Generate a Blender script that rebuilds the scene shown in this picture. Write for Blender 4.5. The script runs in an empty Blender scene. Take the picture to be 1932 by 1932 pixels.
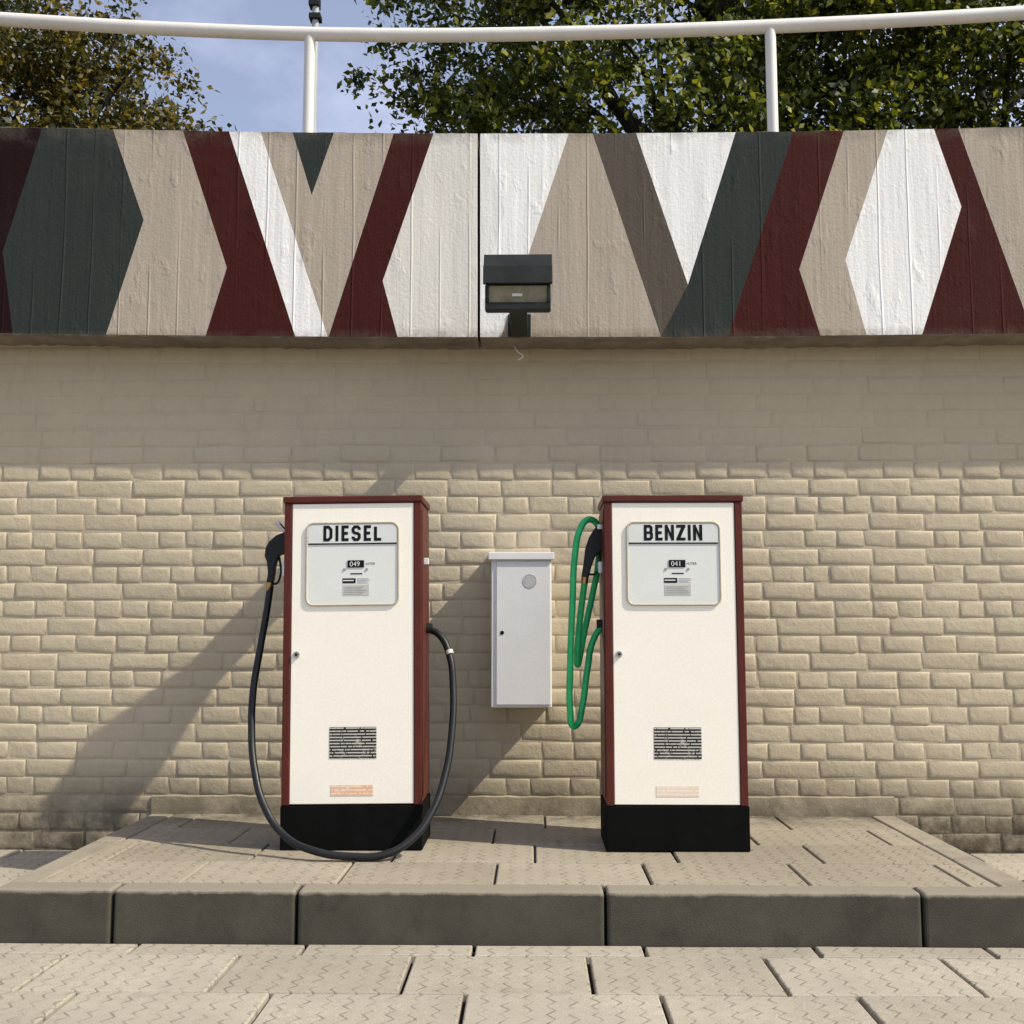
import bpy, bmesh, math, random
import numpy as np
from mathutils import Vector, Matrix
random.seed(7); rng=np.random.default_rng(7)
sc=bpy.context.scene
sc.view_settings.view_transform='Standard'
COL=sc.collection

# ------------------------------------------------------------------ survey
CAM_Z=1.085; PITCH=math.radians(6.31); YAW=math.radians(1.08); F=2070.0
cp,sp=math.cos(PITCH),math.sin(PITCH)
def survey(u,v,Y):
    """photogrammetric trace: measured point -> metres on the vertical plane at distance Y"""
    a=(u-966)/F; b=(966-v)/F
    x=a; y=cp-b*sp; z=sp+b*cp
    xr=x*math.cos(YAW)-y*math.sin(YAW); yr=x*math.sin(YAW)+y*math.cos(YAW)
    return Vector((xr/yr*Y, Y, CAM_Z+z/yr*Y))

# ------------------------------------------------------------------ helpers
def link(ob): COL.objects.link(ob); return ob
def empty(name,loc,label=None,cat=None,group=None):
    e=bpy.data.objects.new(name,None); e.location=loc; e.empty_display_size=.1
    link(e); tag(e,label,cat,group); return e
def tag(o,label=None,cat=None,group=None,kind=None):
    if label: o["label"]=label
    if cat: o["category"]=cat
    if group: o["group"]=group
    if kind: o["kind"]=kind
def origin_of(p):
    o=Vector((0,0,0))
    while p is not None:
        o=o+p.location; p=p.parent
    return o
def finish(me,name,parent=None,smooth=False):
    """mesh given in world coordinates"""
    ob=bpy.data.objects.new(name,me)
    if parent is not None:
        me.transform(Matrix.Translation(-origin_of(parent)))
        ob.parent=parent
    if smooth:
        for p in me.polygons: p.use_smooth=True
    link(ob); return ob
def mesh(name,verts,faces,mats,parent=None,idx=None,smooth=False):
    me=bpy.data.meshes.new(name); me.from_pydata([tuple(v) for v in verts],[],faces)
    for m in (mats if isinstance(mats,(list,tuple)) else [mats]): me.materials.append(m)
    if idx is not None:
        for p,i in zip(me.polygons,idx): p.material_index=i
    me.update(); return finish(me,name,parent,smooth)
def box_bm(bm,x0,x1,y0,y1,z0,z1,bev=0,seg=2):
    r=bmesh.ops.create_cube(bm,size=1)
    vs=r['verts']
    for v in vs:
        v.co=Vector((x0+(v.co.x+.5)*(x1-x0), y0+(v.co.y+.5)*(y1-y0), z0+(v.co.z+.5)*(z1-z0)))
    if bev>0:
        es=list({e for v in vs for e in v.link_edges})
        bmesh.ops.bevel(bm,geom=es,offset=bev,segments=seg,profile=.5,affect='EDGES')
def boxes(name,lst,mat,parent=None,bev=0,seg=2):
    bm=bmesh.new()
    for b in lst: box_bm(bm,*b,bev,seg)
    me=bpy.data.meshes.new(name); bm.to_mesh(me); bm.free(); me.materials.append(mat)
    return finish(me,name,parent)
def box(name,x0,x1,y0,y1,z0,z1,mat,parent=None,bev=0,seg=2):
    return boxes(name,[(x0,x1,y0,y1,z0,z1)],mat,parent,bev,seg)
def tube(name,pts,r,mat,parent=None,radii=None,cyclic=False,res=8,bez=True):
    cu=bpy.data.curves.new(name,'CURVE'); cu.dimensions='3D'; cu.bevel_depth=r; cu.bevel_resolution=4; cu.resolution_u=res; cu.use_fill_caps=True
    if bez:
        s=cu.splines.new('BEZIER'); s.bezier_points.add(len(pts)-1)
        for i,p in enumerate(pts):
            b=s.bezier_points[i]; b.co=p; b.handle_left_type=b.handle_right_type='AUTO'
            if radii: b.radius=radii[i]
    else:
        s=cu.splines.new('POLY'); s.points.add(len(pts)-1)
        for i,p in enumerate(pts):
            s.points[i].co=(*p,1)
            if radii: s.points[i].radius=radii[i]
    s.use_cyclic_u=cyclic
    tmp=bpy.data.objects.new("tmp",cu); link(tmp)
    bpy.context.view_layer.update()
    me=bpy.data.meshes.new_from_object(tmp.evaluated_get(bpy.context.evaluated_depsgraph_get()))
    bpy.data.objects.remove(tmp); bpy.data.curves.remove(cu)
    me.name=name; me.materials.clear(); me.materials.append(mat)
    return finish(me,name,parent,True)
def text_mesh(name,s,size,loc,mat,parent=None,off=0):
    cu=bpy.data.curves.new(name,'FONT'); cu.body=s; cu.size=size; cu.offset=off; cu.align_x='LEFT'
    tmp=bpy.data.objects.new("tmp",cu); link(tmp); bpy.context.view_layer.update()
    me=bpy.data.meshes.new_from_object(tmp.evaluated_get(bpy.context.evaluated_depsgraph_get()))
    bpy.data.objects.remove(tmp); bpy.data.curves.remove(cu)
    me.transform(Matrix.Translation(loc)@Matrix.Rotation(math.pi/2,4,'X'))
    me.materials.clear(); me.materials.append(mat)
    return finish(me,name,parent)
def prism(name,xz,y0,y1,mat,parent=None,bev=0):
    bm=bmesh.new(); vs=[bm.verts.new((x,y0,z)) for x,z in xz]; f=bm.faces.new(vs)
    r=bmesh.ops.extrude_face_region(bm,geom=[f])
    for g in r['geom']:
        if isinstance(g,bmesh.types.BMVert): g.co.y=y1
    bmesh.ops.recalc_face_normals(bm,faces=bm.faces[:])
    if bev: bmesh.ops.bevel(bm,geom=bm.edges[:],offset=bev,segments=2,profile=.5,affect='EDGES')
    me=bpy.data.meshes.new(name); bm.to_mesh(me); bm.free(); me.materials.append(mat)
    return finish(me,name,parent)

# ------------------------------------------------------------------ materials
class N:
    def __init__(s,name):
        s.m=bpy.data.materials.new(name); s.m.use_nodes=True; s.t=s.m.node_tree; s.n=s.t.nodes; s.l=s.t.links
        s.b=s.n['Principled BSDF']; s.tc=s.n.new('ShaderNodeTexCoord'); s.obj=s.tc.outputs['Object']
    def set(s,inp,v):
        if hasattr(v,'is_linked'): s.l.new(v,inp)
        else: inp.default_value=v
    def math(s,op,a,b=0,c=0,clamp=False):
        n=s.n.new('ShaderNodeMath'); n.operation=op; n.use_clamp=clamp
        s.set(n.inputs[0],a); s.set(n.inputs[1],b); s.set(n.inputs[2],c); return n.outputs[0]
    def map(s,scale,vec=None):
        n=s.n.new('ShaderNodeMapping'); n.inputs['Scale'].default_value=scale; s.l.new(vec or s.obj,n.inputs[0]); return n.outputs[0]
    def noise(s,scale,detail=3,rough=.55,vec=None,dist=0):
        n=s.n.new('ShaderNodeTexNoise'); n.inputs['Scale'].default_value=scale; n.inputs['Detail'].default_value=detail
        n.inputs['Roughness'].default_value=rough; n.inputs['Distortion'].default_value=dist
        s.l.new(vec or s.obj,n.inputs['Vector']); return n.outputs[0]
    def ramp(s,x,lo,hi,a=0.,b=1.):
        n=s.n.new('ShaderNodeMapRange'); n.clamp=True
        s.set(n.inputs[0],x)
        for i,v in enumerate((lo,hi,a,b)): n.inputs[i+1].default_value=v
        return n.outputs[0]
    def mix(s,f,a,b,mode='MIX'):
        n=s.n.new('ShaderNodeMix'); n.data_type='RGBA'; n.blend_type=mode
        s.set(n.inputs[0],f)
        s.set(n.inputs[6],(*a,1) if isinstance(a,tuple) and len(a)==3 else a)
        s.set(n.inputs[7],(*b,1) if isinstance(b,tuple) and len(b)==3 else b); return n.outputs[2]
    def xyz(s):
        n=s.n.new('ShaderNodeSeparateXYZ'); s.l.new(s.obj,n.inputs[0]); return n.outputs
    def bump(s,h,dist,strength=1.,prev=None):
        n=s.n.new('ShaderNodeBump'); n.inputs['Distance'].default_value=dist; n.inputs['Strength'].default_value=strength
        s.l.new(h,n.inputs['Height'])
        if prev: s.l.new(prev,n.inputs['Normal'])
        return n.outputs[0]
    def out(s,color,rough=.7,normal=None,metal=0,spec=.4):
        s.set(s.b.inputs['Base Color'],(*color,1) if isinstance(color,tuple) and len(color)==3 else color)
        s.set(s.b.inputs['Roughness'],rough); s.b.inputs['Metallic'].default_value=metal
        s.b.inputs['Specular IOR Level'].default_value=spec
        if normal: s.l.new(normal,s.b.inputs['Normal'])
        return s.m
def sc3(c,k): return tuple(min(1,x*k) for x in c)
def plain(name,c,rough=.5,var=.12,scale=5,metal=0,bump=0,bscale=80,spec=.4,grime=None,edge=None):
    s=N(name)
    col=s.mix(s.ramp(s.noise(scale,5,.65),.3,.7),sc3(c,1-var),sc3(c,1+var))
    col=s.mix(s.ramp(s.noise(scale*40,2),.3,.7),s.mix(1.,col,(.93,.93,.93),'MULTIPLY'),col)
    if grime:
        col=s.mix(s.ramp(s.noise(scale*2.3,6,.75),.55,.8,0,grime[1]),col,grime[0])
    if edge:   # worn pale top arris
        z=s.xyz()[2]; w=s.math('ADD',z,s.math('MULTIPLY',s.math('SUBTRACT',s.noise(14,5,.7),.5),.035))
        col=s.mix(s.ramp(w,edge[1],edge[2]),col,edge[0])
    nrm=s.bump(s.noise(bscale,3),bump) if bump else None
    return s.out(col,rough,nrm,metal,spec)

def brick_mat(name,k):
    s=N(name); c=sc3((.535,.455,.320),k)
    x,y,z=s.xyz()
    col=s.mix(s.ramp(s.noise(1.3,5,.6),.3,.7),sc3(c,.88),sc3(c,1.06))
    col=s.mix(s.ramp(s.noise(14,4,.7),.35,.75,0,.4),col,sc3(c,.86))
    col=s.mix(s.ramp(s.noise(260,2),.3,.7,0,.4),col,sc3(c,.68))
    st=s.noise(5,4,.7,s.map((3,1,.35)))
    col=s.mix(s.ramp(st,.56,.85,0,.25),col,(.24,.19,.12))
    foot_dirt_shade=s.math('MULTIPLY',s.ramp(z,.12,.46,1,0),s.ramp(s.noise(7,5,.7),.3,.6,.45,1))
    col=s.mix(foot_dirt_shade,col,(.085,.068,.045))  # dirt at the wall foot, deepened with painted shade
    n1=s.bump(s.noise(26,4,.6),.0055,.75)
    n2=s.bump(s.noise(150,3),.0014,.7,n1)
    return s.out(col,.7,n2,0,.3)
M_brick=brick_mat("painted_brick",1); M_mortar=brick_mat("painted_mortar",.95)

def concrete_paint(name,c,wear=.25):
    s=N(name); x,y,z=s.xyz()
    bx=s.math('FRACT',s.math('MULTIPLY',s.math('ADD',x,s.math('MULTIPLY',s.noise(1.2,2,.5,s.map((1,1,.5))),.06)),6.7))
    ridge=s.math('MULTIPLY',s.ramp(bx,.0,.04),s.ramp(bx,.04,.09,1,0))
    ridge=s.math('MULTIPLY',ridge,s.ramp(s.noise(1,2,.5,s.map((7,1,1.5))),.42,.6))
    boards=s.noise(1,4,.6,s.map((30,1,1.3)))
    fine=s.noise(55,4,.65)
    blob=s.ramp(s.noise(9,3,.5,s.map((1.5,1,.7))),.6,.75)
    h=s.math('ADD',s.math('MULTIPLY',ridge,.8),s.math('MULTIPLY',boards,.6))
    h=s.math('ADD',h,s.math('MULTIPLY',fine,.5)); h=s.math('ADD',h,s.math('MULTIPLY',blob,.5))
    nrm=s.bump(h,.0055,.9)
    col=s.mix(s.ramp(boards,.3,.7),sc3(c,.88),sc3(c,1.06))
    col=s.mix(s.ramp(s.noise(3,6,.75),.5,.85,0,wear),col,(.16,.13,.10))
    col=s.mix(s.ramp(s.noise(240,2),.3,.7,0,.35),col,sc3(c,.72))
    col=s.mix(s.math('MULTIPLY',s.ramp(z,2.57,2.625,.65,0),s.ramp(s.noise(12,4,.7),.35,.6)),col,(.10,.08,.055))
    col=s.mix(s.math('MULTIPLY',s.ramp(z,3.58,3.66,0,.45),s.ramp(s.noise(9,4,.7),.4,.6)),col,(.10,.09,.07))
    return s.out(col,.8,nrm,0,.12)
MUR={'W':concrete_paint("mural_white",(.92,.90,.86),.04),'H':concrete_paint("mural_off_white",(.82,.80,.75),.05),
 'G':concrete_paint("mural_light_grey",(.75,.715,.645),.08),
 'B':concrete_paint("mural_beige",(.45,.385,.305),.15),'M':concrete_paint("mural_maroon",(.055,.011,.009),.10),
 'D':concrete_paint("mural_maroon_vignette",(.016,.005,.005),.06),  # same maroon with vignette darkening painted into its colour
 'S':concrete_paint("mural_slate",(.032,.040,.036),.08),'T':concrete_paint("mural_taupe",(.105,.087,.068),.12)}
MURK=list(MUR.keys())
M_conc=plain("raw_concrete",(.20,.17,.13),.9,.3,6,bump=.004,bscale=50)

def paving_mat(name,c,rear_shade=None):
    s=N(name); o=s.xyz(); x,y=o[0],o[1]
    tri=s.math('PINGPONG',y,.036)
    q=s.math('ADD',x,s.math('MULTIPLY',tri,.75)); q=s.math('ADD',q,s.math('MULTIPLY',s.noise(9,2),.02))
    fr=s.math('FRACT',s.math('MULTIPLY',q,1/.066))
    line=s.math('MULTIPLY',s.ramp(fr,0,.06),s.ramp(fr,.06,.20,1,0))
    line=s.math('MULTIPLY',line,s.ramp(s.noise(14,4,.7),.38,.60))
    col=s.mix(s.ramp(s.noise(1.7,5,.65),.3,.7),sc3(c,.78),sc3(c,1.10))
    col=s.mix(s.ramp(s.noise(22,4,.7),.4,.7,0,.5),col,sc3(c,.70))
    col=s.mix(s.ramp(s.noise(330,2),.35,.65,0,.65),col,sc3(c,.52))
    col=s.mix(s.ramp(s.noise(4.5,6,.8),.58,.75,0,.4),col,(.13,.11,.08))
    if rear_shade:
        col=s.mix(s.math('MULTIPLY',s.ramp(y,rear_shade[0],rear_shade[1],0,.85),s.ramp(s.noise(8,5,.7),.32,.6)),col,(.055,.045,.03))  # shade band painted into the rear slabs, broken up by noise
    g=s.n.new('ShaderNodeNewGeometry'); r=g.outputs['Random Per Island']
    col=s.mix(1.,col,s.mix(r,(.82,.81,.79),(1,1,1)),'MULTIPLY')
    col=s.mix(s.math('MULTIPLY',line,.62),col,(.08,.065,.048))
    n1=s.bump(s.math('SUBTRACT',1,line),.003,.8)
    n2=s.bump(s.noise(150,3,.6),.002,.8,n1)
    return s.out(col,.85,n2,0,.25)
M_pave=paving_mat("paving_slab",(.50,.45,.365))
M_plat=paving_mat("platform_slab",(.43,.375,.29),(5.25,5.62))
M_joint=plain("joint_dirt",(.025,.020,.015),.95,.3,20)
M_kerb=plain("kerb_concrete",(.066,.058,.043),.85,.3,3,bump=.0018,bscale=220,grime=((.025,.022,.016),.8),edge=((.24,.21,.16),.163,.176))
M_kerbs=plain("side_kerb_concrete",(.27,.235,.18),.85,.25,3,bump=.0018,bscale=220,grime=((.10,.08,.055),.7))
M_soil=plain("terrace_soil",(.09,.08,.05),.95,.3,2)

M_white=plain("cream_enamel",(.95,.905,.79),.30,.02,2.5,bump=.0006,bscale=9,grime=((.76,.69,.55),.2))
M_maroon=plain("maroon_enamel",(.088,.017,.011),.45,.18,7,bump=.0008,bscale=40,grime=((.18,.06,.035),.3),spec=.25)
M_black=plain("black_plinth_paint",(.003,.0035,.0032),.85,.4,8,bump=.001,spec=.1)
M_rubber=plain("black_rubber",(.008,.009,.010),.45,.3,10,bump=.0006,bscale=120)
M_green=plain("green_rubber",(.022,.46,.15),.30,.2,12,bump=.0005,bscale=120)
M_nozz=plain("black_plastic",(.007,.007,.008),.5,.3,20)
M_chrome=plain("worn_chrome",(.55,.55,.55),.25,.1,20,metal=1)
M_brass=plain("brass",(.50,.30,.12),.35,.15,30,metal=1)
M_trim=plain("cream_trim",(.50,.45,.34),.35,.08,20)
M_dial=plain("dial_face",(.74,.755,.71),.35,.04,3,spec=.3)
M_head=plain("header_plate",(.70,.72,.68),.35,.05,5,spec=.3)
M_ink=plain("black_ink",(.005,.005,.006),.6,.1,20,spec=.2)
M_inkgrey=plain("grey_ink",(.30,.31,.31),.5,.1,20)
M_lab=plain("label_beige",(.56,.54,.48),.5,.1,20)
M_wtxt=plain("white_print",(.7,.7,.68),.5,.05,20)
M_cab=plain("grey_cabinet_paint",(.80,.795,.785),.38,.04,4,bump=.0005,bscale=30,grime=((.58,.55,.50),.2))
M_cabd=plain("cabinet_vent_grey",(.50,.50,.50),.5,.1,40)
M_lamp=plain("dark_lamp_paint",(.018,.021,.019),.55,.3,9,bump=.0006,spec=.2)
M_glass=plain("lamp_reflector_glass",(.24,.21,.13),.15,.35,16,spec=.8)
M_rail=plain("white_rail_paint",(.74,.71,.66),.5,.06,5,grime=((.42,.38,.32),.35))
M_pole=plain("grey_pole_paint",(.42,.44,.46),.4,.08,5)
M_bark=plain("bark",(.030,.024,.016),.9,.35,12,bump=.01,bscale=25)

def sticker_mat(name,bg,fg,rows,thr,fade):
    s=N(name); x,y,z=s.xyz()
    rz=s.math('MULTIPLY',z,rows); fl=s.math('FLOOR',rz); fr=s.math('FRACT',rz)
    band=s.math('MULTIPLY',s.ramp(fr,.30,.36),s.ramp(fr,.66,.72,1,0))
    cmb=s.n.new('ShaderNodeCombineXYZ'); s.l.new(s.math('MULTIPLY',x,95),cmb.inputs[0]); s.l.new(s.math('MULTIPLY',fl,7.3),cmb.inputs[1])
    w=s.ramp(s.noise(1,1,.5,cmb.outputs[0]),thr,thr+.03)
    t=s.math('MULTIPLY',band,w)
    col=s.mix(t,bg,fg)
    col=s.mix(s.ramp(s.noise(16,5,.8),.56,.66,0,fade),col,s.mix(.5,fg,(.80,.76,.68)))
    return s.out(col,.5,None,0,.3)
M_stk1=sticker_mat("notice_print",(.018,.018,.018),(.60,.57,.50),78,.38,.55)
M_stk2=sticker_mat("warning_print",(.76,.46,.29),(.84,.70,.56),66,.44,.6)
M_stk3=sticker_mat("warning_print_faded",(.82,.66,.51),(.87,.78,.66),66,.44,.6)

def leaf_mat(name,dark,mid,light):
    s=N(name)
    g=s.n.new('ShaderNodeNewGeometry'); r=g.outputs['Random Per Island']
    col=s.mix(s.ramp(r,.0,.6),dark,mid); col=s.mix(s.ramp(r,.65,1.,0,1),col,light)
    col=s.mix(s.ramp(s.noise(1.1,3,.6),.45,.62,0,.6),col,s.mix(1.,col,(.5,.5,.4),'MULTIPLY'))
    s.out(col,.45,None,0,.4)
    tr=s.n.new('ShaderNodeBsdfTranslucent'); s.l.new(s.mix(1.,col,(1.,1.,.5),'MULTIPLY'),tr.inputs[0])
    mx=s.n.new('ShaderNodeMixShader'); mx.inputs[0].default_value=.42
    o=s.n['Material Output']; s.l.new(s.b.outputs[0],mx.inputs[1]); s.l.new(tr.outputs[0],mx.inputs[2]); s.l.new(mx.outputs[0],o.inputs[0])
    return s.m
M_leafG=leaf_mat("leaf_green",(.022,.036,.006),(.110,.140,.018),(.46,.44,.075))
M_leafB=leaf_mat("leaf_olive",(.022,.026,.005),(.090,.088,.012),(.38,.25,.045))

# ------------------------------------------------------------------ ground & paving
g=mesh("ground",[(-300,-300,-.03),(300,-300,-.03),(300,300,-.03),(-300,300,-.03)],[(0,1,2,3)],M_joint); tag(g,kind="structure")
PX0,PX1,KY=-1.925,1.80,3.993; WALL=5.64
def slab_mesh(cells,ztop,name,mat,gap=.005,th=.028):
    V=[];Fc=[]
    for (x0,x1,y0,y1) in cells:
        x0+=gap;x1-=gap;y0+=gap*.6;y1-=gap*.6
        if x1-x0<.03 or y1-y0<.03: continue
        zj=random.uniform(-.002,.002); tx=random.uniform(-.005,.005); ty=random.uniform(-.005,.005)
        cx,cy=(x0+x1)/2,(y0+y1)/2
        def zz(x,y,d): return ztop+zj+(x-cx)*tx+(y-cy)*ty-d
        n=len(V); b=.006
        for (ins,d) in ((0,th),(0,.006),(b*.4,.0018),(b,0)):
            for (x,y) in ((x0+ins,y0+ins),(x1-ins,y0+ins),(x1-ins,y1-ins),(x0+ins,y1-ins)): V.append((x,y,zz(x,y,d)))
        for k in range(3):
            for i in range(4):
                j=(i+1)%4; Fc.append((n+4*k+i,n+4*k+j,n+4*k+4+j,n+4*k+4+i))
        Fc.append((n+12,n+13,n+14,n+15))
    return mesh(name,V,Fc,mat)
cells=[]
W=.59; y=3.859-.396*17
while y<WALL-.01:
    y1=min(y+.396,WALL); off=-.207 if ((round((y-3.859)/.396))%2==0) else -.407
    k0=int((-7-off)/W)-1
    for k in range(k0,k0+27):
        x0=off+k*W; x1=x0+W
        if y<KY-.01: cells.append((x0,x1,y,min(y1,KY-.006)))
        if y1>KY:
            ya=max(y,KY)
            if x0<PX0: cells.append((x0,min(x1,PX0-.004),ya,y1))
            if x1>PX1: cells.append((max(x0,PX1+.004),x1,ya,y1))
    y+=.396
o=slab_mesh(cells,0,"pavement",M_pave,gap=.0065); tag(o,kind="structure")
PZ=.18
cells=[]; ys=[4.112,4.489,4.870,5.250,WALL-.005]; offs=[-.143,.006,-.176,.056]
for r in range(4):
    for k in range(-5,5):
        x0=offs[r]+k*.573; x1=x0+.573
        x0=max(x0,PX0+.118); x1=min(x1,PX1-.118)
        if x1>x0: cells.append((x0,x1,ys[r],ys[r+1]))
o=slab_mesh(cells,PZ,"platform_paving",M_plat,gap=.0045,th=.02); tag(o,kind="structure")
o=box("platform_bed",PX0+.06,PX1-.06,KY+.06,WALL-.004,-.02,PZ-.012,M_joint); tag(o,kind="structure")
js=[PX0,-1.494,-.838,.254,1.363,PX1]
kb=[(js[i]+.005,js[i+1]-.005,KY+random.uniform(-.002,.002),4.110,-.02,PZ+.001+random.uniform(-.0015,.0015)) for i in range(5)]
o=boxes("kerb",kb,M_kerb,None,.013,3); tag(o,kind="structure")
kb=[]
for xa in (PX0,PX1-.115):
    kb+=[(xa,xa+.115,4.116,4.90,-.02,PZ+.001),(xa,xa+.115,4.908,WALL-.004,-.02,PZ+.001)]
o=boxes("side_kerb",kb,M_kerbs,None,.010,3); tag(o,kind="structure")

# ------------------------------------------------------------------ brick wall
def brick_wall():
    V=[];Fc=[];idx=[];x_lo,x_hi=-6.2,6.2
    def quad(a,b,c,d,mi=1):
        n=len(V); V.extend([a,b,c,d]); Fc.append((n,n+1,n+2,n+3)); idx.append(mi)
    zt=3.62
    quad((x_lo,WALL,-.03),(x_hi,WALL,-.03),(x_hi,WALL,zt),(x_lo,WALL,zt))
    quad((x_lo,WALL+.26,-.03),(x_lo,WALL+.26,zt),(x_hi,WALL+.26,zt),(x_hi,WALL+.26,-.03))
    quad((x_lo,WALL,zt),(x_hi,WALL,zt),(x_hi,WALL+.26,zt),(x_lo,WALL+.26,zt))
    quad((x_lo,WALL,-.03),(x_lo,WALL,zt),(x_lo,WALL+.26,zt),(x_lo,WALL+.26,-.03))
    quad((x_hi,WALL,-.03),(x_hi,WALL+.26,-.03),(x_hi,WALL+.26,zt),(x_hi,WALL,zt))
    H=.0892; r=0; z=.005
    while z<2.60:
        long=(r%2==0); upper=z>1.99
        x=x_lo-random.random()*.25; wob=random.uniform(0,6)
        while x<x_hi:
            if upper: L=random.choice([.27,.27,.28,.42])
            elif long: L=random.uniform(.25,.29)
            else: L=random.choice([.125,.135,.15,.165,.19,.205])
            L+=random.uniform(-.006,.006)
            g=.0042
            x0,x1,z0,z1=x+g,x+L-g,z+g*.9,z+H-g*.9
            dz=.0022*math.sin(x*2.1+wob)
            x0+=random.uniform(-.003,.002); z0+=dz+random.uniform(-.0025,.002); z1+=dz+random.uniform(-.002,.0025)
            d=random.uniform(.0040,.0085) if not upper else random.uniform(.002,.0032)
            n=len(V)
            tl=random.uniform(-.0016,.0016); tv=random.uniform(-.0014,.0014)
            cj=[(random.uniform(-.002,.002),random.uniform(-.002,.002)) for _ in range(4)]
            for ins,dd in ((0,-.001),(.003,d*.42),(.009,d*.82),(.022,d)):
                for ci,(sx,sz,xx,zz) in enumerate(((-1,-1,x0+ins,z0+ins),(1,-1,x1-ins,z0+ins),(1,1,x1-ins,z1-ins),(-1,1,x0+ins,z1-ins))):
                    V.append((xx+cj[ci][0],WALL-dd-(sx*tl+sz*tv if dd>0 else 0),zz+cj[ci][1]))
            for k in range(3):
                for i in range(4):
                    j=(i+1)%4; Fc.append((n+4*k+i,n+4*k+j,n+4*k+4+j,n+4*k+4+i)); idx.append(2)
            Fc.append((n+12,n+13,n+14,n+15)); idx.append(2)
            x+=L
        z+=H; r+=1
    nst=60
    top=[PZ+.088+random.uniform(-.004,.004) for _ in range(nst+1)]
    for i in range(nst):
        xa=PX0+(PX1-PX0)*i/nst; xb=PX0+(PX1-PX0)*(i+1)/nst
        quad((xa,WALL-.016,PZ-.02),(xb,WALL-.016,PZ-.02),(xb,WALL-.016,top[i+1]),(xa,WALL-.016,top[i]),0)
        quad((xa,WALL-.016,top[i]),(xb,WALL-.016,top[i+1]),(xb,WALL,top[i+1]+.006),(xa,WALL,top[i]+.006),0)
    sm=[i==2 for i in idx]
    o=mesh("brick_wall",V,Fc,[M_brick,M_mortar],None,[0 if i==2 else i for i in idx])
    o.data.polygons.foreach_set("use_smooth",sm)
    tag(o,"tan painted brick retaining wall behind the fuel pumps","wall"); return o
brick_wall()
t=mesh("terrace",[(-40,WALL+.25,3.45),(40,WALL+.25,3.45),(40,60,3.45),(-40,60,3.45)],[(0,1,2,3)],M_soil); tag(t,kind="structure")

# ------------------------------------------------------------------ mural panels
YM=5.415
def q(u): return min(1.0,((u-966)/966)**2)
def vt(u): return 252-13*q(u)
def vb(u): return 636-8*q(u)
T='T_'; Bm='B_'
L=[('D',[(-1200,T),(80,T),(5,475),(24,Bm),(-1200,Bm)]),
 ('S',[(80,T),(213,T),(271,415),(200,Bm),(24,Bm),(5,475)]),
 ('B',[(213,T),(345,T),(428,505),(388,Bm),(200,Bm),(271,415)]),
 ('M',[(345,T),(432,T),(557,Bm),(388,Bm),(428,505)]),
 ('W',[(432,T),(492,T),(618,Bm),(557,Bm)]),
 ('B',[(492,T),(552,T),(588,368),(630,T),(743,T),(620,Bm),(618,Bm)]),
 ('S',[(552,T),(630,T),(588,368)]),
 ('M',[(743,T),(818,T),(722,530),(750,Bm),(620,Bm)]),
 ('G',[(818,T),(901,T),(901,Bm),(750,Bm),(722,530)])]
R=[('H',[(906,T),(912,T),(953,398),(906,548)]),
 ('W',[(912,T),(1073,T),(945,Bm),(906,Bm),(906,548),(953,398)]),
 ('B',[(1073,T),(1118,T),(1247,Bm),(945,Bm)]),
 ('T',[(1118,T),(1200,T),(1298,537),(1247,Bm)]),
 ('W',[(1200,T),(1388,T),(1298,537)]),
 ('S',[(1388,T),(1497,T),(1374,Bm),(1247,Bm),(1298,537)]),
 ('M',[(1497,T),(1592,T),(1508,508),(1548,Bm),(1374,Bm)]),
 ('B',[(1592,T),(1675,T),(1595,490),(1635,Bm),(1548,Bm),(1508,508)]),
 ('W',[(1675,T),(1762,T),(1814,390),(1740,Bm),(1635,Bm),(1595,490)]),
 ('M',[(1762,T),(1808,T),(1948,Bm),(1740,Bm),(1814,390)]),
 ('B',[(1808,T),(3200,T),(3200,Bm),(1948,Bm)])]
def panel(shapes,u0,u1,label):
    V=[];Fc=[];idx=[]
    for k,pts in shapes:
        n=len(V)
        for (u,v) in pts:
            vv=vt(u) if v==T else vb(u) if v==Bm else v
            V.append(tuple(survey(u,vv,YM)))
        Fc.append(tuple(range(len(V)-1,n-1,-1))); idx.append(MURK.index(k))
    ns=max(20,int((u1-u0)/14)); cm=len(MURK); tp=[];bt=[]
    for i in range(ns+1):
        u=u0+(u1-u0)*i/ns
        a=survey(u,vt(u),YM); b=survey(u,vb(u),YM)
        a.z+=random.uniform(-.001,.004); b.z-=random.uniform(-.001,.009)
        tp.append(a); bt.append(b)
    y0,y1=YM+.0025,WALL+.03
    def add(*vs):
        n=len(V); V.extend(vs); Fc.append(tuple(range(n,n+len(vs)))); idx.append(cm)
    for i in range(ns):
        a,b,c,d=tp[i],tp[i+1],bt[i+1],bt[i]
        add((d.x,y0,d.z),(c.x,y0,c.z),(b.x,y0,b.z),(a.x,y0,a.z))
        add((a.x,y0,a.z),(b.x,y0,b.z),(b.x,y1,b.z),(a.x,y1,a.z))
        add((c.x,y0,c.z),(d.x,y0,d.z),(d.x,y1,d.z),(c.x,y1,c.z))
        add((c.x,y1,c.z),(d.x,y1,d.z),(a.x,y1,a.z),(b.x,y1,b.z))
    for (a,d) in ((tp[0],bt[0]),(tp[-1],bt[-1])):
        add((a.x,y0,a.z),(a.x,y1,a.z),(d.x,y1,d.z),(d.x,y0,d.z))
    o=mesh("mural_panel",V,Fc,[MUR[k] for k in MURK]+[M_conc],None,idx)
    tag(o,label,"wall panel","painted concrete parapet panels")
panel(L,-1200,901,"board-marked concrete panel painted with maroon, beige and slate chevrons")
panel(R,906,3200,"board-marked concrete panel painted with white, slate and maroon chevrons")

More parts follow.
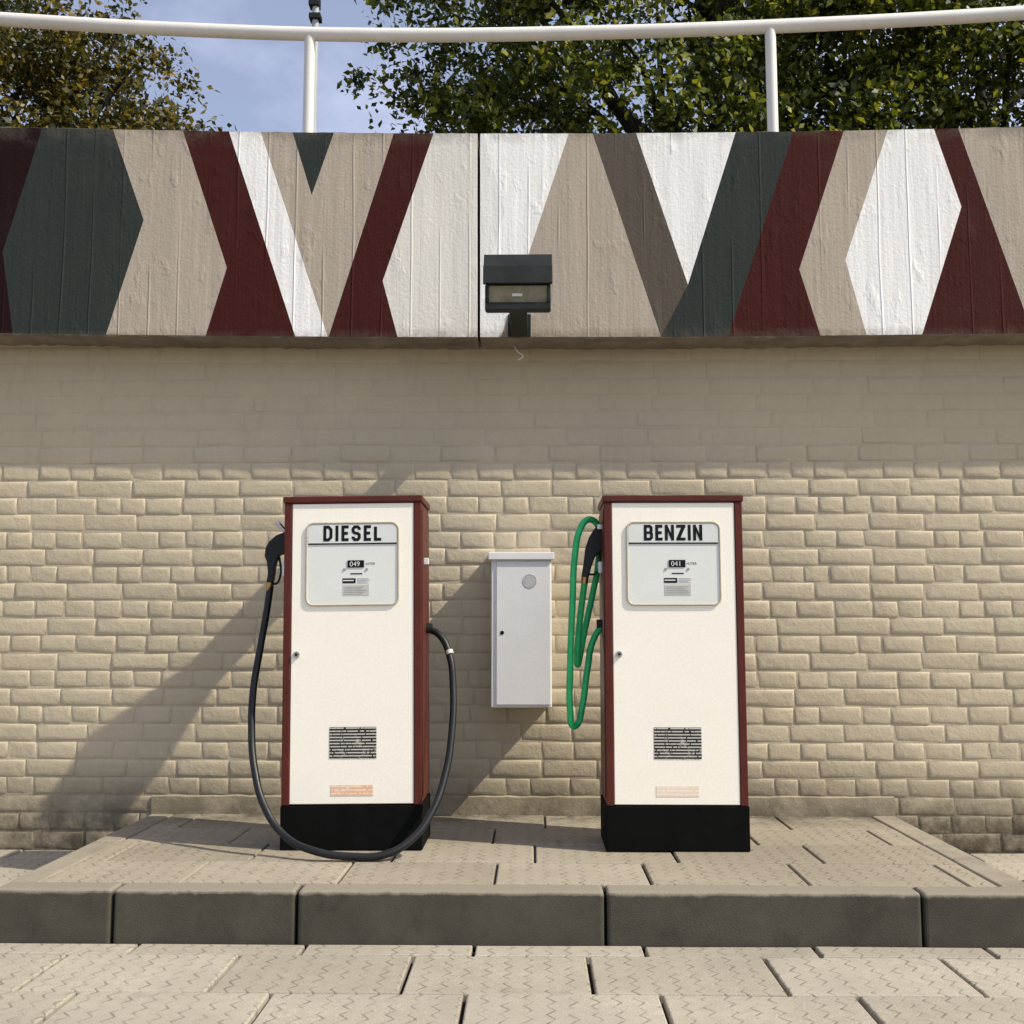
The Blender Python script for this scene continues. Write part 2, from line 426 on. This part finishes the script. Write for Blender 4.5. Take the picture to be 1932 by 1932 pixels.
# ------------------------------------------------------------------ railing
rl=empty("railing",(0,5.85,3.5),"white painted tubular railing above the mural wall","railing")
tube("handrail",[survey(u,v,5.85) for u,v in ((-700,0),(-300,14),(0,36),(350,56),(700,66),(1100,62),(1500,48),(1932,24),(2300,-4),(2700,-30))],.038,M_rail,rl)
for u,vv in ((585,63),(1453,50)):
    a=survey(u,vv,5.85); tube("post",[Vector((a.x,5.85,3.4)),Vector((a.x,5.85,3.8)),Vector((a.x,5.85,a.z))],.031,M_rail,rl,bez=False)
    box("foot_plate",a.x-.07,a.x+.07,5.79,5.899,3.62,3.63,M_rail,rl,.002)
px=survey(591,240,9.0).x
pl=empty("mast",(px,9.0,3.45),"slim grey mast with dark fittings behind the railing","pole")
tube("shaft",[Vector((px,9,3.44)),Vector((px,9,7)),Vector((px,9,11))],.030,M_pole,pl,bez=False)
zz=survey(591,35,9).z; box("clamp",px-.05,px+.05,8.95,9.05,zz-.02,zz+.03,M_lamp,pl,.004)
zz=survey(591,8,9).z; box("fitting",px-.055,px+.035,8.95,9.05,zz-.03,zz+.06,M_lamp,pl,.004)

# ------------------------------------------------------------------ floodlight
fl=empty("floodlight",(-.067,YM,2.62),"dark boxy floodlight on a short arm below the mural","lamp")
def yz_prism(name,yz,x0,x1,mat,parent,bev=0,taper=None):
    bm=bmesh.new(); vs=[bm.verts.new((x0,y,z)) for y,z in yz]; f=bm.faces.new(vs)
    r=bmesh.ops.extrude_face_region(bm,geom=[f])
    for g in r['geom']:
        if isinstance(g,bmesh.types.BMVert): g.co.x=x1
    if taper:
        yb,k=taper; xc=(x0+x1)/2
        for v in bm.verts:
            if v.co.y>yb: v.co.x=xc+(v.co.x-xc)*k
    bmesh.ops.recalc_face_normals(bm,faces=bm.faces[:])
    if bev: bmesh.ops.bevel(bm,geom=bm.edges[:],offset=bev,segments=2,profile=.5,affect='EDGES')
    me=bpy.data.meshes.new(name); bm.to_mesh(me); bm.free(); me.materials.append(mat)
    return finish(me,name,parent)
yz_prism("housing",[(5.03,2.731),(4.886,2.813),(4.829,2.731),(4.829,2.655),(4.843,2.583),(4.867,2.544),(4.896,2.544),(5.03,2.597)],-.210,.082,M_lamp,fl,.004,(4.95,.45))
yz_prism("visor",[(4.882,2.817),(4.833,2.743),(4.80,2.737),(4.786,2.650),(4.833,2.657),(4.835,2.731),(4.888,2.812)],-.221,.092,M_lamp,fl,.002)
for b_ in ((-.213,-.197,4.812,4.848,2.573,2.649),(.068,.084,4.812,4.848,2.573,2.649),(-.213,.084,4.817,4.862,2.538,2.571)):
    boxes("glass_frame",[b_],M_lamp,fl,.002)
yz_prism("glass",[(4.823,2.649),(4.829,2.649),(4.843,2.576),(4.835,2.576)],-.196,.067,M_glass,fl)
tube("bulb",[Vector((-.09,4.827,2.606)),Vector((-.067,4.826,2.607)),Vector((-.045,4.827,2.606))],.008,M_wtxt,fl)
box("arm",-.106,-.024,4.90,YM-.007,2.572,2.65,M_lamp,fl,.004)
box("shadow_block",-.120,-.010,4.96,5.22,2.653,2.735,M_lamp,fl,.005)  # unseen block added behind the head to widen its shadow on the wall
box("mounting_plate",-.123,-.007,YM-.007,YM-.001,2.574,2.69,M_lamp,fl,.002)
tube("cable",[survey(968,640,5.6),survey(970,652,5.56),survey(977,664,5.54),survey(986,672,5.53),survey(978,679,5.53)],.0035,M_wtxt,fl)

# ------------------------------------------------------------------ meter cabinet
X0,X1=-.204,.092; ZB,ZT=.726,1.449; YC=5.40
cb=empty("meter_cabinet",(-.056,WALL,ZB),"light grey metal meter cabinet mounted on the brick wall","cabinet")
box("body",X0,X1,YC,WALL-.002,ZB,ZT,M_cab,cb,.004)
yz_prism("lid",[(WALL-.003,ZT+.045),(YC-.02,ZT+.032),(YC-.02,ZT-.004),(WALL-.003,ZT-.004)],X0-.014,X1+.014,M_cab,cb,.003)
dr=box("door",X0+.026,X1-.006,YC-.007,YC-.001,ZB+.014,ZT-.012,M_cab,cb,.002)
def disc(name,x,y,z,r,dy,mat,parent,seg=28):
    bm=bmesh.new(); bmesh.ops.create_cone(bm,cap_ends=True,segments=seg,radius1=r,radius2=r*.94,depth=dy,matrix=Matrix.Translation((x,y,z))@Matrix.Rotation(math.pi/2,4,'X'))
    me=bpy.data.meshes.new(name); bm.to_mesh(me); bm.free(); me.materials.append(mat); return finish(me,name,parent)
disc("keyhole",-.150,YC-.0075,1.088,.010,.003,M_ink,dr)
disc("round_vent",-.014,YC-.0075,1.340,.031,.002,M_cabd,dr)
tube("vent_ring",[Vector((-.014+.033*math.cos(a*math.pi/12),YC-.0078,1.340+.033*math.sin(a*math.pi/12))) for a in range(24)],.0016,M_cabd,dr,cyclic=True,bez=False)

# ------------------------------------------------------------------ fuel pumps
LET={'D':([[(0,0),(0,1),(.36,1),(.6,.8),(.6,.2),(.36,0)]],[1]),
 'I':([[(0,0),(0,1)]],[0]),
 'E':([[(.56,1),(0,1),(0,0),(.56,0)],['h',(0,.5),(.48,.5)]],[0,0]),
 'S':([[(.6,.76),(.6,.86),(.46,1),(.14,1),(0,.86),(0,.64),(.12,.53),(.48,.47),(.6,.36),(.6,.14),(.46,0),(.14,0),(0,.14),(0,.24)]],[0]),
 'L':([[(0,1),(0,0),(.56,0)]],[0]),
 'B':([[(0,0),(0,1),(.44,1),(.57,.9),(.57,.62),(.48,.52),(.6,.42),(.6,.12),(.46,0)]],[1]),
 'N':([[(0,0),(0,1)],[(.6,0),(.6,1)]],[0,0]),
 'Z':([[(0,1),(.6,1)],[(0,0),(.6,0)]],[0,0])}
def lettering(name,word,x0,x1,z0,z1,y,mat,parent):
    V=[];Fc=[];h=(z1-z0); st=.0128
    gw=.0265/.6
    adv={c:.60 for c in 'DSBNZ'}; adv['I']=0.0; adv['E']=.56-st/2/gw; adv['L']=.56-st/2/gw
    hh=h-st
    tot=sum(adv[c] for c in word); n=len(word)
    free=(x1-x0)-tot*gw-n*st; sp_=free/(n-1)
    x=x0+st/2
    for c in word:
        lines,closed=LET[c]
        for ln,cl in zip(lines,closed):
            bar=False
            if ln[0]=='h': ln=ln[1:]; bar=True
            P=[Vector((x+p[0]*gw,z0+st/2+p[1]*hh)) for p in ln]
            if bar: P[0].x+=st/2
            if len(P)==2 and not bar:
                d=(P[1]-P[0]).normalized(); P[0]-=d*st/2; P[1]+=d*st/2
            m=len(P); a=[];b=[]
            for i in range(m):
                pv=P[i-1] if (i>0 or cl) else None; nx=P[(i+1)%m] if (i<m-1 or cl) else None
                d1=(P[i]-pv).normalized() if pv is not None else None; d2=(nx-P[i]).normalized() if nx is not None else None
                d1=d1 or d2; d2=d2 or d1
                n1=Vector((-d1.y,d1.x)); n2=Vector((-d2.y,d2.x)); mt=(n1+n2).normalized(); L_=min(1.9,1/max(.3,mt.dot(n1)))
                a.append(P[i]+mt*L_*st/2); b.append(P[i]-mt*L_*st/2)
            base=len(V)
            for i in range(m): V.append((a[i].x,y,a[i].y)); V.append((b[i].x,y,b[i].y))
            for i in range(m if cl else m-1):
                j=(i+1)%m; Fc.append((base+2*i,base+2*i+1,base+2*j+1,base+2*j))
        def quad(ps):
            n0=len(V); V.extend([(px_,y-.0003,pz_) for px_,pz_ in ps]); Fc.append((n0,n0+1,n0+2,n0+3))
        if c=='B':
            zc=z0+st/2+.5*hh; quad([(x,zc-st*.42),(x+.46*gw,zc-st*.42),(x+.46*gw,zc+st*.42),(x,zc+st*.42)])
        e=.6*gw
        if c=='N': quad([(x-st/2,z1),(x+e-st*.35,z0),(x+e+st/2,z0),(x+st*.35,z1)])
        if c=='Z': quad([(x-st/2,z0+st*.6),(x+st*.75,z0+st*.6),(x+e+st/2,z1-st*.6),(x+e-st*.75,z1-st*.6)])
        x+=adv[c]*gw+st+sp_
    return mesh(name,V,Fc,mat,parent)
def rrect(cx,cz,w,h,r,n=7):
    pts=[]
    for (sx,sz,a0) in ((1,1,0),(-1,1,90),(-1,-1,180),(1,-1,270)):
        for i in range(n+1):
            a=math.radians(a0+90*i/n); pts.append((cx+sx*(w/2-r)+r*math.cos(a),cz+sz*(h/2-r)+r*math.sin(a)))
    return pts
def pump(cx,word,digits,label,fade):
    yf=4.70; yb=5.05
    P=empty("fuel_pump",(cx,(yf+yb)/2,PZ),label,"fuel pump","fuel pumps on the platform")
    z0=PZ
    def b(name,x0,x1,y0,y1,za,zb,mat,par=P,bev=0.,seg=2): return box(name,cx+x0,cx+x1,y0,y1,z0+za,z0+zb,mat,par,bev,seg)
    b("base",-.300,.300,yf+.002,yb+.004,.002,.186,M_black,bev=.004)
    boxes("body",[(cx-.294,cx+.294,yf+.014,yb,z0+.188,z0+1.468)],M_maroon,P,.004)
    b("frame",-.296,-.264,yf,yf+.020,.188,1.467,M_maroon,P,.003)
    b("frame",.264,.296,yf,yf+.020,.188,1.467,M_maroon,P,.003)
    b("lid",-.302,.302,yf-.006,yb+.006,1.468,1.496,M_maroon,bev=.005,seg=3)
    b("side_panel",.2945,.2985,yf+.035,yb-.02,.215,1.44,M_maroon,bev=.0015)
    b("side_panel",-.2985,-.2945,yf+.035,yb-.02,.215,1.44,M_maroon,bev=.0015)
    dr=b("door",-.2625,.2625,yf+.004,yf+.020,.192,1.464,M_white,bev=.003)
    disc("lock",cx-.237,yf-.002,z0+.817,.014,.014,M_chrome,dr); disc("lock_core",cx-.237,yf-.010,z0+.817,.006,.004,M_ink,dr)
    wz0,wz1=1.028,1.377; wc=(wz0+wz1)/2; wh=wz1-wz0; ww=.392
    dw=prism("display_window",rrect(cx,z0+wc,ww,wh,.028),yf+.0,yf+.0055,M_dial,P)
    tube("window_trim",[Vector((x,yf-.001,z)) for x,z in rrect(cx,z0+wc,ww+.004,wh+.004,.03,5)],.0042,M_trim,dw,cyclic=True,bez=False)
    hp=[(x,z) for x,z in rrect(cx,z0+wc,ww-.008,wh-.008,.024) if z>z0+1.30]
    hp=[(cx+ww/2-.004,z0+1.292)]+hp+[(cx-ww/2+.004,z0+1.292)]
    prism("header_plate",hp,yf-.0022,yf-.0002,M_head,dw)
    b("header_line",-.190,.190,yf-.0032,yf-.0001,1.286,1.2915,M_ink,dw)
    lettering("lettering",word,cx-.126,cx+.124,z0+1.300,z0+1.368,yf-.0032,M_ink,dw)
    b("counter",-.021,.050,yf-.0035,yf-.0002,1.186,1.217,M_ink,dw,.001)
    text_mesh("counter_digits",digits,.030,(cx-.012,yf-.0042,z0+1.191),M_wtxt,dw)
    text_mesh("unit_lettering","\u2022LITER",.015,(cx+.056,yf-.001,z0+1.197),M_ink,dw)
    for sx in (-.034,.062): disc("screw",cx+sx,yf-.001,z0+1.178,.006,.004,M_inkgrey,dw,14)
    b("slot",-.008,.042,yf-.0012,yf-.0002,1.157,1.162,M_ink,dw)
    b("maker_plate",-.042,.014,yf-.0012,yf-.0002,1.119,1.140,M_ink,dw)
    b("maker_stripe",-.040,.006,yf-.0022,yf-.0014,1.128,1.133,M_wtxt,dw)
    boxes("fine_print",[(cx+.02,cx+.02+w,yf-.001,yf-.0002,z0+zc,z0+zc+.0016) for w,zc in ((.05,1.137),(.055,1.131),(.042,1.125),(.052,1.119))],M_inkgrey,dw)
    b("paper_label",-.040,.072,yf-.0012,yf-.0002,1.066,1.113,M_lab,dw)
    boxes("paper_label_print",[(cx-.034,cx-.034+random.uniform(.07,.1),yf-.002,yf-.0014,z0+1.072+k*.0075,z0+1.0735+k*.0075) for k in range(5)],M_inkgrey,dw)
    dy=yf+.0025
    box("notice_sticker",cx-.094,cx+.105,dy,dy+.001,z0+.379,z0+.511,M_stk1,dr)
    box("warning_sticker",cx-.087,cx+.091,dy,dy+.001,z0+.226,z0+.270,M_stk3 if fade else M_stk2,dr)
    return P
D=pump(-.762,"DIESEL","049","cream and maroon fuel pump with black hose and DIESEL sign",False)
B=pump(.603,"BENZIN","041","cream and maroon fuel pump with green hose and BENZIN sign",True)
hp=[(515,1104,4.86),(508,1150,4.85),(494,1225,4.83),(481,1300,4.79),(477,1375,4.75),(482,1450,4.69),(500,1520,4.62),(538,1576,4.56),(590,1604,4.50),(660,1616,4.49),(730,1612,4.50),(778,1584,4.54),(815,1535,4.60),(842,1462,4.68),(855,1380,4.75),(858,1300,4.81),(852,1240,4.85),(836,1203,4.88),(815,1189,4.90),(800,1187,4.90)]
hw=[survey(*p) for p in hp]
for p in hw: p.z=max(p.z,PZ+.017)
tube("hose",hw,.0155,M_rubber,D,res=12)
a,b_=survey(853,1236,4.847),survey(851,1229,4.853)
tube("hose_band",[a,(a+b_)/2,b_],.0168,M_lab,D,bez=False)
sxx=-.762+.295
tube("hose_port",[Vector((sxx-.01,4.90,survey(800,1187,4.9).z)),Vector((sxx+.03,4.90,survey(800,1187,4.9).z))],.022,M_nozz,D,bez=False)
box("side_clip",sxx,sxx+.022,4.80,4.83,survey(803,1066,4.8).z,survey(803,1054,4.8).z,M_wtxt,D,.002)
def nozzle(parent,outline,y,col,lev,holster,spout):
    xz=[(survey(u,v,y).x,survey(u,v,y).z) for u,v in outline]
    nz=prism("nozzle",xz,y-.018,y+.018,M_nozz,parent,.005)
    a,b=[survey(u,v,y) for u,v in col]
    tube("swivel_collar",[a,(a+b)/2,b],.0165,M_brass,nz,bez=False)
    tube("trigger_guard",[survey(u,v,y) for u,v in lev],.005,M_nozz,nz)
    tube("spout",[survey(u,v,y) for u,v in spout],.011,M_chrome,nz)
    for (u0,u1,v0,v1) in holster:
        p=survey(u0,v1,y); q_=survey(u1,v0,y); box("holster_bracket",p.x,q_.x,y-.035,y+.035,p.z,q_.z,M_chrome,parent,.003)
nozzle(D,[(556,1003),(541,1004),(528,1009),(515,1020),(508,1032),(506,1048),(510,1058),(512,1080),(509,1097),(521,1099),(524,1082),(527,1062),(534,1046),(556,1040)],4.86,
 [(515,1096),(513,1113)],[(512,1088),(524,1100),(534,1085),(533,1050)],[(540,558,1060,1086)],[(556,1010),(541,998),(534,990),(528,984)])
gp=[(1150,1172,4.90),(1138,1180,4.90),(1120,1206,4.89),(1108,1265,4.88),(1098,1335,4.87),(1088,1368,4.86),(1080,1369,4.84),(1076,1345,4.83),(1076,1250,4.82),(1080,1140,4.82),(1085,1045,4.82),(1094,1000,4.82),(1108,981,4.83),(1122,984,4.85),(1131,1004,4.88),(1129,1060,4.91),(1116,1130,4.92),(1101,1200,4.91),(1093,1243,4.90),(1090,1254,4.885),(1089,1240,4.875),(1094,1170,4.865),(1103,1098,4.86)]
tube("hose",[survey(*p) for p in gp],.0145,M_green,B,res=12)
sxx=.603-.295; zc=survey(1140,1178,4.9).z
tube("hose_port",[Vector((sxx+.01,4.90,zc)),Vector((sxx-.025,4.90,zc))],.022,M_nozz,B,bez=False)
nozzle(B,[(1140,998),(1131,992),(1121,998),(1111,1014),(1104,1035),(1101,1062),(1097,1088),(1110,1092),(1115,1072),(1122,1052),(1134,1040),(1140,1034)],4.86,
 [(1104,1086),(1102,1102)],[(1112,1084),(1124,1082),(1131,1062),(1130,1040)],[(1128,1138,1060,1082),(1126,1138,990,1000)],[(1142,1006),(1132,998),(1128,990),(1122,984)])
D.rotation_euler=(0,math.radians(-.6),0)

# ------------------------------------------------------------------ trees
def tree(label,base,cc,rad,ncl,per,lsize,mat,seed,group="trees on the terrace"):
    rg=np.random.default_rng(seed); rd=random.Random(seed)
    T_=empty("tree",base,label,"tree",group)
    base=Vector(base); cc=Vector(cc)
    objs=[]
    def add(pts,r,radii):
        objs.append(tube("trunk",pts,r,M_bark,T_,radii=radii,res=5))
    fork=base.lerp(cc,.45)
    add([base,base.lerp(fork,.5)+Vector((.08,.05,0)),fork,fork.lerp(cc,.9)],.18,[1.2,.9,.6,.25])
    for k in range(11):
        a=k/11*2*math.pi+rd.uniform(-.3,.3); e=rd.uniform(-.1,.9)
        tip=cc+Vector((math.cos(a)*rad[0]*.75,math.sin(a)*rad[1]*.75,e*rad[2]*.7))
        st=base.lerp(cc,rd.uniform(.4,.85)); md=st.lerp(tip,.5)+Vector((0,0,.25))
        add([st,md,tip],.055,[1,.6,.15])
    me=bpy.data.meshes.new("trunk"); bm=bmesh.new()
    for o in objs: bm.from_mesh(o.data); m_=o.data; bpy.data.objects.remove(o); bpy.data.meshes.remove(m_)
    bm.to_mesh(me); bm.free(); me.materials.append(M_bark)
    o=bpy.data.objects.new("trunk",me); o.parent=T_; link(o)
    for p in me.polygons: p.use_smooth=True
    d=rg.normal(size=(ncl,3)); d/=np.linalg.norm(d,axis=1)[:,None]
    r=rg.uniform(.25,1,ncl)**.5
    lump=1+.13*np.sin(d[:,0]*5+seed)+.10*np.sin(d[:,2]*7+seed*2)+.08*np.sin(d[:,1]*9)+rg.normal(0,.05,ncl)
    c=d*(r*lump)[:,None]*np.array(rad)+np.array(cc)
    cs=rg.uniform(.14,.34,ncl)
    n=ncl*per; ci=np.repeat(np.arange(ncl),per)
    off=rg.normal(size=(n,3)); off*=(cs[ci]*.62)[:,None]; off[:,2]*=.7
    p=c[ci]+off
    nr=rg.normal(size=(n,3)); nr+=np.array([.5,-.35,.6]); nr/=np.linalg.norm(nr,axis=1)[:,None]
    t=rg.normal(size=(n,3)); t-=nr*(t*nr).sum(1)[:,None]; t/=np.linalg.norm(t,axis=1)[:,None]
    s=np.cross(nr,t); L_=lsize*rg.uniform(.6,1.3,n)[:,None]
    v=np.empty((n,4,3)); v[:,0]=p-t*L_*.5; v[:,1]=p+s*L_*.30-t*L_*.05; v[:,2]=p+t*L_*.55; v[:,3]=p-s*L_*.30-t*L_*.05
    v[:,1]+=nr*L_*.08; v[:,3]+=nr*L_*.08
    v=v.reshape(-1,3)-np.array(base)
    me=bpy.data.meshes.new("crown"); me.vertices.add(4*n); me.vertices.foreach_set("co",v.ravel())
    me.loops.add(4*n); me.loops.foreach_set("vertex_index",np.arange(4*n,dtype=np.int32))
    me.polygons.add(n); me.polygons.foreach_set("loop_start",np.arange(0,4*n,4,dtype=np.int32)); me.polygons.foreach_set("loop_total",np.full(n,4,dtype=np.int32))
    me.materials.append(mat); me.update(calc_edges=True); me.validate()
    o=bpy.data.objects.new("crown",me); o.parent=T_; link(o)
tree("broad green tree with dense sunlit leaves above the wall",(1.3,11,3.45),(1.45,11,6.75),(3.25,1.9,3.3),760,105,.085,M_leafG,3)
tree("large dark green tree with glossy leaves above the wall",(5.2,11.8,3.45),(5.0,11.8,7.6),(3.4,2.0,3.2),640,105,.095,M_leafG,5)
tree("olive and golden leafed tree rising behind the mural wall",(-6.2,12,3.45),(-6.25,12,6.3),(2.6,1.9,2.45),640,115,.08,M_leafB,8)

# ------------------------------------------------------------------ light
Dv=Vector((1,-.37,1.1)).normalized()
sun=bpy.data.lights.new("sun","SUN"); sun.energy=5.0; sun.angle=math.radians(.5); sun.color=(1,.93,.78)
so=bpy.data.objects.new("sun",sun); so.rotation_euler=(-Dv).to_track_quat('-Z','Y').to_euler(); so.location=(8,-4,10); link(so)
w=bpy.data.worlds.new("World"); sc.world=w; w.use_nodes=True; nt=w.node_tree
bg=nt.nodes['Background']; sky=nt.nodes.new('ShaderNodeTexSky'); sky.sky_type='NISHITA'; sky.sun_disc=False
sky.sun_elevation=math.asin(Dv.z); sky.sun_rotation=math.atan2(Dv.x,Dv.y); sky.air_density=1.0; sky.dust_density=1.2
tc=nt.nodes.new('ShaderNodeTexCoord'); mp=nt.nodes.new('ShaderNodeMapping'); mp.inputs['Scale'].default_value=(1,1,2.2)
nz=nt.nodes.new('ShaderNodeTexNoise'); nz.inputs['Scale'].default_value=3.2; nz.inputs['Detail'].default_value=7; nz.inputs['Roughness'].default_value=.6
nt.links.new(tc.outputs['Generated'],mp.inputs[0]); nt.links.new(mp.outputs[0],nz.inputs[0])
mr=nt.nodes.new('ShaderNodeMapRange'); mr.inputs[1].default_value=.45; mr.inputs[2].default_value=.72; mr.inputs[3].default_value=.36; mr.inputs[4].default_value=1.
nt.links.new(nz.outputs[0],mr.inputs[0])
mx=nt.nodes.new('ShaderNodeMix'); mx.data_type='RGBA'; mx.blend_type='ADD'; nt.links.new(mr.outputs[0],mx.inputs[0]); nt.links.new(sky.outputs[0],mx.inputs[6]); mx.inputs[7].default_value=(3.9,3.55,4.1,1)
nt.links.new(mx.outputs[2],bg.inputs[0]); bg.inputs[1].default_value=.14

# ------------------------------------------------------------------ camera
cam=bpy.data.cameras.new("camera"); cam.sensor_width=36; cam.lens=36*F/1932; cam.clip_end=1500; cam.clip_start=.05
co=bpy.data.objects.new("camera",cam); co.location=(0,0,CAM_Z); co.rotation_euler=(math.pi/2+PITCH,0,YAW); link(co); sc.camera=co
